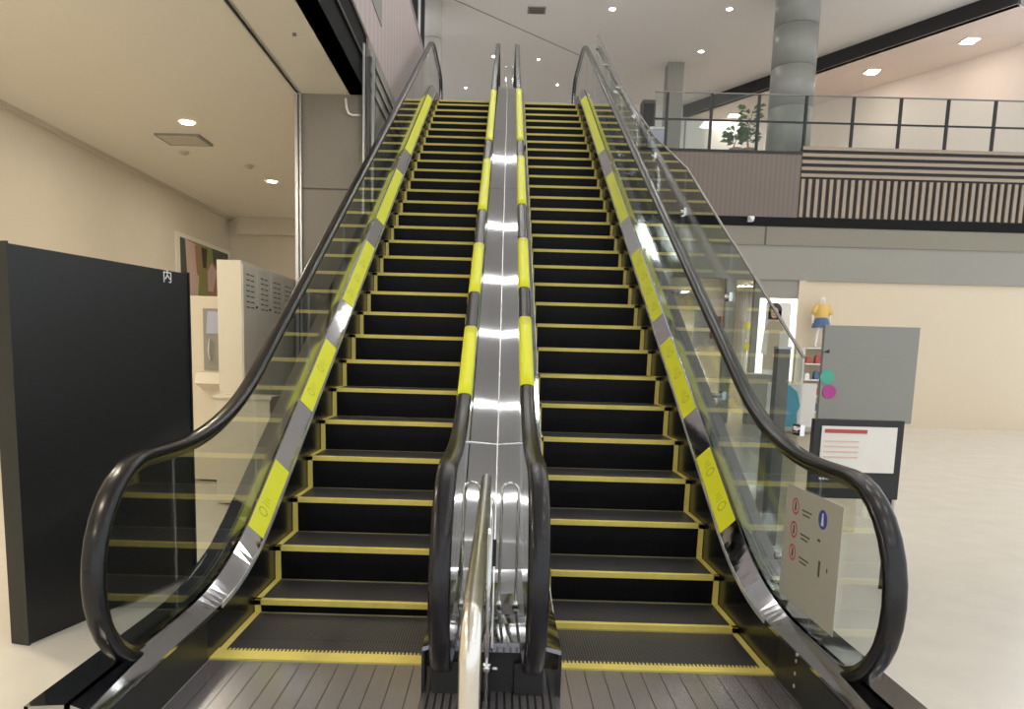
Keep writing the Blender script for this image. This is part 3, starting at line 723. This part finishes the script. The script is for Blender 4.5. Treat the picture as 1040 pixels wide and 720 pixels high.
# shopfront piers
def rect(px0, py0, px1, py1, Y):
    a = at(px0, py0, Y); c = at(px1, py1, Y); return a.x, c.x, c.z, a.z
for i, (xa, xb, m) in enumerate(((739, 748, 'bulkhead_grey'), (768, 773, 'bulkhead_grey'), (813, 819, 'shop_cream'))):
    x0, x1, _, _ = rect(xa, 290, xb, 300, YF); b = MB(); b.box((x0, YF+.06, -.02), (x1, YF+.21, z3_)); b.build('wall_pier_%d' % (i+1), m, None, 'structure')
x0, x1, zb_, zt_ = rect(773, 283, 813, 301, YF)
b = MB(); b.box((x0, YF+.1, zt_-.45), (x1, YF+.4, z3_)); b.build('trim_12', 'bulkhead_grey', None, 'structure')
# lightbox with a standing model
x0, x1, zb_, zt_ = rect(773.5, 302, 811.5, 387, YF+.12)
x1 = at(810.5, 302, YF+.12).x-.02
lb_ = thing('lightbox', 'glowing white light box picturing a dark-haired person in beige clothes', 'sign', (x0, YF+.3, 0))
MB().box((x0-.02, YF+.12, zb_), (x1+.02, YF+.22, zt_)).build('glowing_frame', 'lightbox', lb_)
b = MB(); iw = .13; b.box((x0+iw, YF+.105, zb_+iw), (x1-iw, YF+.12, zt_-.12)); b.build('picture_field', 'shop_white', lb_)
cx = at(788.5, 320, YF).x; zh = at(788, 315, YF).z; b = MB(); yy = YF+.1
def fl(pts, m, e): b.prism([(cx+u, zh+v) for u, v in pts], 1, yy-e, yy+.004, m)
fl([(-.20, -1.45), (.22, -1.45), (.26, -.5), (.14, -.26), (-.12, -.26), (-.24, -.5)], 'cloth_beige', .001)
fl([(-.05, -.30), (.05, -.30), (.05, -.16), (-.05, -.16)], 'skin', .002)
fl(circle(0, .0, .165, 20, .18), 'hair', .002); fl([(-.16, .0), (.16, .0), (.16, -.22), (-.16, -.22)], 'hair', .002)
fl(circle(-.01, -.06, .095, 20, .13), 'skin', .004); fl([(-.04, -.115), (.02, -.115), (.01, -.13), (-.03, -.13)], 'sign_red', .005)
fl(circle(-.045, -.04, .012, 8), 'hair', .005); fl(circle(.025, -.04, .012, 8), 'hair', .005)
fl([(-.24, -.5), (-.12, -.5), (-.14, -1.1), (-.28, -1.05)], 'shop_white', .003); fl([(.26, -.5), (.15, -.5), (.17, -1.1), (.29, -1.05)], 'shop_white', .003)
lab(b.build('model_picture', 'cloth_beige', lb_), 'printed person with dark bobbed hair')
# light poster behind left pier
x0, x1, zb_, zt_ = rect(711, 281, 737, 352, YF)
wp = thing('shop_poster', 'beige poster panel inside the shop, leftmost beside the slanted glass edge', 'poster', (x0, YF+.3, 0))
MB().box((x0, YF+.3, zb_), (x1, YF+.34, zt_)).build('board', 'shop_pink', wp)
b = MB(); w_ = x1-x0; b.box((x0+w_*.55, YF+.29, zb_+.2), (x0+w_*.9, YF+.3, zb_+.75), 'cloth_red'); b.box((x0+.05, YF+.29, zt_-.5), (x1-.05, YF+.3, zt_-.06), 'shop_cream'); b.build('print', 'shop_cream', wp)
# hanging garments
for i, (px, w, m, lb, zlo) in enumerate(((743.5+6, .12, 'cloth_beige', 'beige garment hanging behind the pier, leftmost on the rail', 375), (754, .13, 'cloth_white', 'white garment hanging above the yellow signs, second on the rail', 372), (761, .12, 'cloth_white', 'long white garment hanging beside the light box, third on the rail', 380))):
    a = at(px, 285, YF+.6); c = at(px, zlo, YF+.6)
    t = thing('hanging_garment', lb, 'clothing', (a.x, YF+.6, c.z), 'garments hanging in the shopfront')
    b = MB(); n_ = 14; o_ = []
    for k in range(n_+1): o_.append((a.x-w+2*w*k/n_, YF+.6-.03*math.cos(k*1.9)))
    o_ += [(p_[0], p_[1]+.05) for p_ in reversed(o_)]
    b.prism(o_, 2, c.z, a.z-.15); b.build('cloth', m, t)
    b = MB(); b.tube([(a.x-w, YF+.62, a.z-.15), (a.x, YF+.62, a.z-.05), (a.x+w, YF+.62, a.z-.15)], .012, 6); b.tube([(a.x, YF+.62, a.z-.05), (a.x, YF+.62, z3_)], .008, 6); b.build('hanger', 'chrome', t)
for (px, py, lb) in ((759, 331, 'round yellow sign in front of the white garments, upper one'), (759, 352, 'round yellow sign below another, above the shop shelf')):
    a = at(px, py, YF+.4); t = thing('round_sign', lb, 'sign', (a.x, YF+.4, a.z), 'yellow round shop signs')
    MB().prism(circle(a.x, a.z, .10, 24), 1, YF+.40, YF+.42).build('disc', 'sign_yellow', t); MB().tube([(a.x, YF+.43, 0), (a.x, YF+.43, a.z)], .01, 8).build('stem', 'chrome', t)
# shelf display unit with goods, mannequin on top
x0, x1, zb_, zt_ = rect(815, 352, 843, 352, YF-.3)
su = thing('display_rack', 'white shelf rack of small goods beneath the yellow-shirted mannequin', 'rack', (x0, YF-.3, 0))
zt_ = at(825, 353, YF-.3).z; x1 = x0+1.5
MB().box((x0, YF+.02, -.002), (x1, YF+.05, zt_)).build('back_panel', 'shop_cream', su)
for xx_ in (x0, x1): MB().box((xx_-.02, YF-.45, -.002), (xx_+.02, YF+.02, zt_)).build('side_panel', 'shop_white', su)
zs = [zt_*k/5 for k in range(1, 6)]
for z in zs: MB().box((x0, YF-.45, z-.03), (x1, YF+.02, z)).build('shelf', 'shop_white', su)
gm = ['hair', 'cloth_red', 'print_pink', 'cloth_beige', 'print_brown', 'cloth_denim', 'mannequin_white', 'shop_dark']
gl_ = {'hair': 'black', 'cloth_red': 'red', 'print_pink': 'pink', 'cloth_beige': 'beige', 'print_brown': 'brown', 'cloth_denim': 'blue', 'mannequin_white': 'white', 'shop_dark': 'dark'}
row = ['bottom', 'second lowest', 'middle', 'fourth', 'fifth']
for si, z in enumerate(zs[:-1]):
    for k in range(6):
        m = gm[(si*3+k*5+si*k) % 8]; x = x0+.13+k*.235
        t = MB(); h = .12+.05*((k*7+si*3) % 3)
        t.prism([(x-.06, z), (x+.06, z), (x+.055, z+h), (x+.02, z+h+.03), (x-.02, z+h+.03), (x-.055, z+h)], 1, YF-.40, YF-.28)
        tag(t.build('boxed_item', m), '%s boxed item on the %s shelf of the display rack, %s' % (gl_[m], ['lowest', 'second lowest', 'third lowest', 'highest'][si], ['leftmost', 'second from the left', 'third from the left', 'third from the right', 'second from the right', 'rightmost'][k]), 'boxed item', 'boxed goods on the display rack')
# mannequin
mx_, mz = at(832, 353, YF-.25).x, zt_
mh = at(832, 299, YF-.25).z-mz
mq = thing('mannequin', 'white-headed mannequin in yellow shirt and blue denim skirt standing on the rack', 'mannequin', (mx_, YF-.25, mz))
S = mh/1.75
me = bpy.data.meshes.new('body'); J = [(0,0,.95),(0,0,1.12),(0,0,1.38),(0,0,1.47),(0,-.01,1.56),(0,-.01,1.68),(.09,0,.9),(.10,.0,.5),(.10,.01,.08),(.10,-.12,.03),(-.09,0,.9),(-.12,-.02,.5),(-.14,.01,.08),(-.15,-.12,.03),(.18,0,1.38),(.27,.02,1.12),(.24,-.10,.90),(.23,-.14,.82),(-.18,0,1.38),(-.29,.02,1.13),(-.31,-.05,.88),(-.31,-.08,.80)]
Ed = [(0,1),(1,2),(2,3),(3,4),(4,5),(0,6),(6,7),(7,8),(8,9),(0,10),(10,11),(11,12),(12,13),(2,14),(14,15),(15,16),(16,17),(2,18),(18,19),(19,20),(20,21)]
Rr = [.13,.11,.13,.05,.085,.07,.09,.06,.04,.03,.09,.06,.04,.03,.055,.042,.03,.03,.055,.042,.03,.03]
me.from_pydata([(mx_+x*S, YF-.25+y*S, mz+z*S) for x, y, z in J], Ed, [])
o = bpy.data.objects.new('body', me); C.objects.link(o); o.parent = mq; o.location = -mq.location
me.materials.append(M['mannequin_white'])
o.modifiers.new('skin', 'SKIN')
if not me.skin_vertices: bpy.context.view_layer.update()
for i, sv in enumerate(me.skin_vertices[0].data): sv.radius = (Rr[i]*S, Rr[i]*S); sv.use_root = (i == 0)
sd = o.modifiers.new('sub', 'SUBSURF'); sd.levels = 1; sd.render_levels = 1
def loft(rings, name, m):
    b = MB(); n = 20; vs = []
    for (cx_, cy_, cz_, rx, ry) in rings:
        for k in range(n):
            a = 2*PI*k/n; f = 1+.04*math.cos(6*a); vs.append(Vector((mx_+S*(cx_+rx*f*math.cos(a)), YF-.25+S*(cy_+ry*f*math.sin(a)), mz+S*cz_)))
    b.poly(vs, [(i*n+k, i*n+(k+1) % n, (i+1)*n+(k+1) % n, (i+1)*n+k) for i in range(len(rings)-1) for k in range(n)], None, True); return b.build(name, m, mq)
loft([(0, 0, 1.46, .07, .07), (0, 0, 1.42, .19, .12), (0, 0, 1.25, .21, .16), (0, 0, 1.05, .20, .16), (0, 0, .98, .19, .15)], 'shirt', 'cloth_yellow')
loft([(0, 0, 1.02, .17, .14), (0, 0, .85, .25, .21), (0, 0, .66, .31, .25)], 'skirt', 'cloth_denim')
for s in (-1, 1):
    b = MB(); b.tube([(mx_+s*.17*S, YF-.25, mz+1.40*S), (mx_+s*.25*S, YF-.24, mz+1.2*S), (mx_+s*.29*S, YF-.23, mz+1.10*S)], [.075*S, .09*S, .095*S], 14); b.build('sleeve', 'cloth_yellow', mq)
# wall behind mannequin
x0_, x1_, zb2, zt2 = rect(819, 283, 843, 300, YF)
b = MB(); b.box((x0_, YF+.12, -.02), (14, YF+.2, z3_)); b.build('wall_shopfront_right', 'shop_cream', None, 'structure')
# low cream display plinth in shop
q = rect(745, 378, 790, 400, YF+.2)
pl = thing('display_plinth', 'pale display plinth along the shopfront below the hanging garments', 'plinth', (q[0], YF, 0)); b = MB(); b.box((q[0]+.25, YF-.3, -.018), (q[0]+.95, YF+.04, q[3]-.03)); b.build('body', 'bulkhead_grey', pl); b = MB(); b.box((q[0]+.22, YF-.33, q[3]-.03), (q[0]+.98, YF+.045, q[3])); b.build('top', 'shop_white', pl)

# free-standing grey post and things near the right handrail
q = at(795, 352, 6.0); b = MB(); ps = thing('grey_post', 'free-standing square grey metal post beyond the right handrail', 'post', (q.x, 6, 0))
MB().box((q.x-.05, 5.95, -.002), (q.x+.05, 6.05, q.z-.02)).build('shaft', 'post_grey', ps, bevel=.004)
MB().box((q.x-.054, 5.946, q.z-.02), (q.x+.054, 6.054, q.z)).build('cap', 'aluminium', ps)
MB().box((q.x-.09, 5.91, -.002), (q.x+.09, 6.09, .012)).build('base_plate', 'aluminium', ps)
q = at(800, 417, 7.5)
cs = thing('blue_sign', 'light blue figure-shaped cutout sign between grey post and shelf rack', 'sign', (q.x, 7.5, 0))
b = MB(); b.prism([(q.x+x*1.0, q.z+z) for x, z in ((-.07, .20), (0, .26), (.08, .19), (.12, .05), (.09, -.02), (.10, -.15), (.05, -.17), (.04, -.27), (-.02, -.27), (-.03, -.17), (-.09, -.15), (-.07, -.02), (-.11, .06))], 1, 7.49, 7.51); b.build('cutout', 'sign_cyan', cs)
MB().box((q.x-.22, 7.51, q.z-.35), (q.x+.28, 7.53, q.z+.28)).build('backing', 'shop_white', cs)
MB().tube([(q.x, 7.54, 0), (q.x, 7.54, q.z-.2)], .02, 10).build('stem', 'chrome', cs); MB().prism(circle(q.x, 7.54, .15), 2, 0, .015).build('base', 'chrome', cs)

x0 = at(833, 380, 5.9).x; zt_ = at(836, 330, 5.9).z; zb_ = at(836, 428, 5.9).z
sb = thing('pale_board', 'pale grey board with green and magenta spots at the right edge', 'sign', (x0, 5.9, 0))
MB().box((x0, 5.88, zb_), (x0+.75, 5.92, zt_)).build('panel', 'column_paint', sb, bevel=.004)
b = MB(); p = at(840, 383, 5.88); b.prism(circle(p.x, p.z, .055), 1, 5.875, 5.88); b.build('green_spot', 'sign_green', sb); b = MB(); p = at(842, 398, 5.88); b.prism(circle(p.x, p.z, .055), 1, 5.874, 5.88); b.build('magenta_spot', 'sign_magenta', sb); b = MB(); p = at(838.5, 356, 5.88); b.prism([(p.x-.02, p.z-.012), (p.x+.03, p.z-.02), (p.x+.03, p.z+.01)], 1, 5.875, 5.88); b.build('arrow_mark', 'board_black', sb)
for s in (.06, .69): MB().tube([(x0+s, 5.93, -.002), (x0+s, 5.93, zt_-.1)], .015, 10).build('leg', 'aluminium', sb)
x0 = at(825, 440, 4.9).x; zt_ = at(828, 425, 4.9).z; zb_ = at(828, 505, 4.9).z; z_s = at(828, 478, 4.9).z
kb = thing('black_stand', 'black-framed notice stand below the pale board, behind the right handrail', 'sign', (x0, 4.9, 0))
MB().box((x0, 4.88, zb_), (x0+.6, 4.93, zt_)).build('frame', 'board_black', kb, bevel=.004)
MB().box((x0+.05, 4.87, z_s), (x0+.55, 4.88, zt_-.045)).build('page', 'shop_white', kb)
b = MB(); b.box((x0+.07, 4.866, zt_-.09), (x0+.35, 4.87, zt_-.065), 'cloth_red'); [b.box((x0+.07, 4.866, zt_-.15-.035*k), (x0+.3, 4.87, zt_-.14-.035*k), 'print_pink') for k in range(4)]; b.build('print', 'cloth_red', kb)
b = MB(); zz = at(836, 486, 4.87).z; [b.box((x0+.06+.022*k, 4.872, zz-.007), (x0+.074+.022*k, 4.88, zz+.007)) for k in range(9)]; b.build('text_line', 'white_print', kb)
for s in (.04, .56): MB().tube([(x0+s, 4.905, -.002), (x0+s, 4.905, zb_)], .016, 10).build('leg', 'board_black', kb)
# cream floor-standing tower with rounded pale edge seen through glass
x0 = at(786, 470, 6.6).x; x1 = at(818, 470, 6.6).x; zt_ = at(800, 440, 6.6).z
ct = thing('cream_kiosk', 'cream lit counter kiosk with white vertical edge, seen through the right glass', 'counter', (x0, 6.6, 0))
MB().box((x0, 6.6, -.002), (x1+.5, 7.0, zt_)).build('body', 'shop_cream', ct, bevel=.01); MB().box((x0-.015, 6.585, -.002), (x0+.035, 6.62, zt_+.01)).build('edge', 'white_print', ct); MB().box((x0-.03, 6.57, zt_), (x1+.53, 7.03, zt_+.025)).build('worktop', 'bulkhead_grey', ct)

# ------------------------------------------------------------------ upper right gallery
tC = up_col(782, 825, 100, 19.3, 'round_column', 'column_paint', 'grey round column on the upper gallery at the right')
for o in tC.children:
    for p_ in o.data.polygons: p_.use_smooth = len(p_.vertices) == 4
rl = thing('gallery_railing', 'thin dark metal railing along the upper gallery edge', 'railing', (4, YF+.1, f0))
zr1, zr2 = at(722, 95, YF+.1).z, at(722, 122, YF+.1).z
for px in (677, 722, 770, 818, 866, 914, 962, 1010):
    x = at(px, 120, YF+.1).x; MB().box((x-.03, YF+.07, f0), (x+.03, YF+.13, zr1)).build('post', 'board_black', rl)
xa = at(664, 120, YF+.1).x
MB().box((xa, YF+.08, zr1), (13, YF+.12, zr1+.025)).build('top_rail', 'post_grey', rl)
MB().box((xa, YF+.085, zr2-.02), (13, YF+.115, zr2+.02)).build('mid_rail', 'board_black', rl)
b = MB(); b.box((xa, YF+.095, f0+.02), (13, YF+.103, zr1)); b.build('pane', 'clear_glass', rl)
# dark diagonal bulkhead
e0, e1 = on_z(841, 55, ZC), on_z(692, 108, ZC)
dirn = (e0-e1).normalized(); e0 = e0+dirn*5
z10 = at(690, 120, e1.y).z
b = MB(); nrm = Vector((-dirn.y, dirn.x, 0))
if nrm.y < 0: nrm = -nrm
def quadbox(p, q, zlo, zhi, th, m=None):
    vs = [Vector((v.x, v.y, z)) for z in (zlo, zhi) for v in (p, q, q+nrm*th, p+nrm*th)]
    b.poly(vs, [(0,1,2,3),(4,5,6,7),(0,1,5,4),(1,2,6,5),(2,3,7,6),(3,0,4,7)], m)
quadbox(e1, e0, z10, ZC, .15, 'board_black'); b.build('wall_upper_bulkhead', 'board_black', None, 'structure')
b = MB(); b.poly([Vector((v.x, v.y, z)) for z in (z10, z10+.02) for v in (e1, e0, e0+nrm*6, e1+nrm*6)], [(0,1,2,3),(4,5,6,7),(0,1,5,4),(1,2,6,5),(2,3,7,6),(3,0,4,7)]); b.build('ceiling_upper_shop', 'shop_pink', None, 'structure')
b = MB(); e2 = e1+nrm*2.5; e3 = e0+nrm*2.5; quadbox(e2, e3, ZTOP, z10, .1); b.build('wall_upper_shop', 'shop_pink', None, 'structure')
for k, u_ in enumerate((.13, .60, .85)):
    p = e1+(e0-e1)*u_+nrm*1.2
    L = thing('gallery_shop_light', 'warm ceiling light inside the upper gallery shop', 'ceiling light', (p.x, p.y, z10), 'upper gallery shop lights')
    MB().box((p.x-.2, p.y-.2, z10-.03), (p.x+.2, p.y+.2, z10)).build('frame', 'white_print', L); MB().box((p.x-.16, p.y-.16, z10-.04), (p.x+.16, p.y+.16, z10-.03)).build('diffuser', 'shop_lamp', L)
# grey pillar at left end of bulkhead and pale panel
q0, q1 = at(676, 120, 24), at(692, 120, 24); b = MB(); b.box((q0.x, 24, ZTOP), (q1.x, 24.5, ZC)); b.build('wall_gallery_pillar', 'bulkhead_grey', None, 'structure')
q0, q1, q2, q3 = rect(697, 124, 715, 152, 22.0); t = thing('white_panel', 'white display panel standing in the upper gallery shop, left of the plant', 'panel', (q0, 22, ZTOP)); MB().box((q0, 22, ZTOP-.06), (q1, 22.06, q3)).build('board', 'shop_white', t); MB().box((q0-.03, 21.98, ZTOP-.06), (q0, 22.08, q3+.03)).build('edge', 'bulkhead_grey', t)
q0, q1, q2, q3 = rect(661, 131, 674, 152, 21.0); t = thing('lavender_display', 'pale lavender display box on the upper gallery near the glass screen', 'display', (q0, 21, ZTOP)); MB().box((q0, 21, ZTOP-.06), (q1, 21.4, q3)).build('box', 'lavender', t, bevel=.01); MB().box((q0-.02, 20.98, q3), (q1+.02, 21.42, q3+.06)).build('lid', 'shop_white', t)
q0, q1, q2, q3 = rect(653, 101, 664, 150, 21.5); t = thing('dark_cabinet', 'tall dark cabinet on the upper floor right of the escalator top', 'cabinet', (q0, 21.5, ZTOP)); MB().box((q0, 21.5, ZTOP-.06), (q1, 21.9, q3)).build('body', 'shop_dark', t, bevel=.01); MB().box((q0+.03, 21.48, ZTOP+.1), (q1-.03, 21.5, q3-.1)).build('door', 'board_black', t)
# potted tree behind the railing
def plant(px, py0, py1, Y, seed, label, n, lw, spread):
    rnd = random.Random(seed); a = at(px, py0, Y); top = at(px, py1, Y).z; base = ZTOP-.06
    t = thing('potted_plant', label, 'plant', (a.x, Y, base))
    b = MB(); b.prism(circle(a.x, Y, .16, 20), 2, base, base+.32); b.build('pot', 'terracotta', t)
    b = MB(); b.tube([(a.x, Y, base+.3), (a.x-.05, Y, (base+top)/2), (a.x+.05, Y, top-.1)], [.03, .02, .008], 8); b.build('stem', 'print_brown', t)
    b = MB()
    for k in range(n):
        z = base+.45+(top-base-.45)*rnd.random(); an = rnd.random()*2*PI; L = spread*(.5+.5*rnd.random()); w = lw*(.7+.6*rnd.random())
        dx, dy = math.cos(an), math.sin(an); r0 = .05+rnd.random()*.12
        p0 = Vector((a.x+dx*r0, Y+dy*r0, z)); p1 = p0+Vector((dx*L*.6, dy*L*.6, L*.35)); p2 = p0+Vector((dx*L, dy*L, L*.05)); s_ = Vector((-dy, dx, .2))*w
        b.poly([p0, p1-s_, p2, p1+s_, p0-Vector((0, 0, .004)), ], [(0, 1, 2), (0, 2, 3)])
    b.build('leaves', 'green_leaf', t)
plant(760, 150, 109, 19.3, 3, 'slim potted tree with dark leaves behind the gallery railing', 90, .04, .24)
plant(747, 150, 133, 19.3, 5, 'low bushy potted plant behind the gallery railing', 60, .045, .3)
# console end posts at the top landing
for (px, lb) in ((514, 'slim steel bollard behind the console top, left of a pair'), (521, 'slim steel bollard behind the console top, right of a pair')):
    a = at(px, 68, 17.6); t = thing('slim_bollard', lb, 'bollard', (a.x, 17.6, ZTOP)); MB().tube([(a.x, 17.6, ZTOP), (a.x, 17.6, a.z)], .03, 12).build('shaft', 'chrome', t); MB().ball((a.x, 17.6, a.z), .032).build('cap', 'chrome', t)

# ------------------------------------------------------------------ light and colour
w = bpy.data.worlds.new('world'); bpy.context.scene.world = w; w.use_nodes = True
w.node_tree.nodes['Background'].inputs[0].default_value = (.92, .95, 1, 1); w.node_tree.nodes['Background'].inputs[1].default_value = 1.0
sc = bpy.context.scene
sc.view_settings.view_transform = 'Standard'; sc.view_settings.look = 'None'; sc.view_settings.gamma = 1; sc.view_settings.use_curve_mapping = False
sc.view_settings.exposure = 0.5
sc.cycles.use_denoising = True; sc.cycles.max_bounces = 8; sc.cycles.transparent_max_bounces = 24; sc.cycles.sample_clamp_indirect = 6; sc.cycles.caustics_reflective = False; sc.cycles.caustics_refractive = False
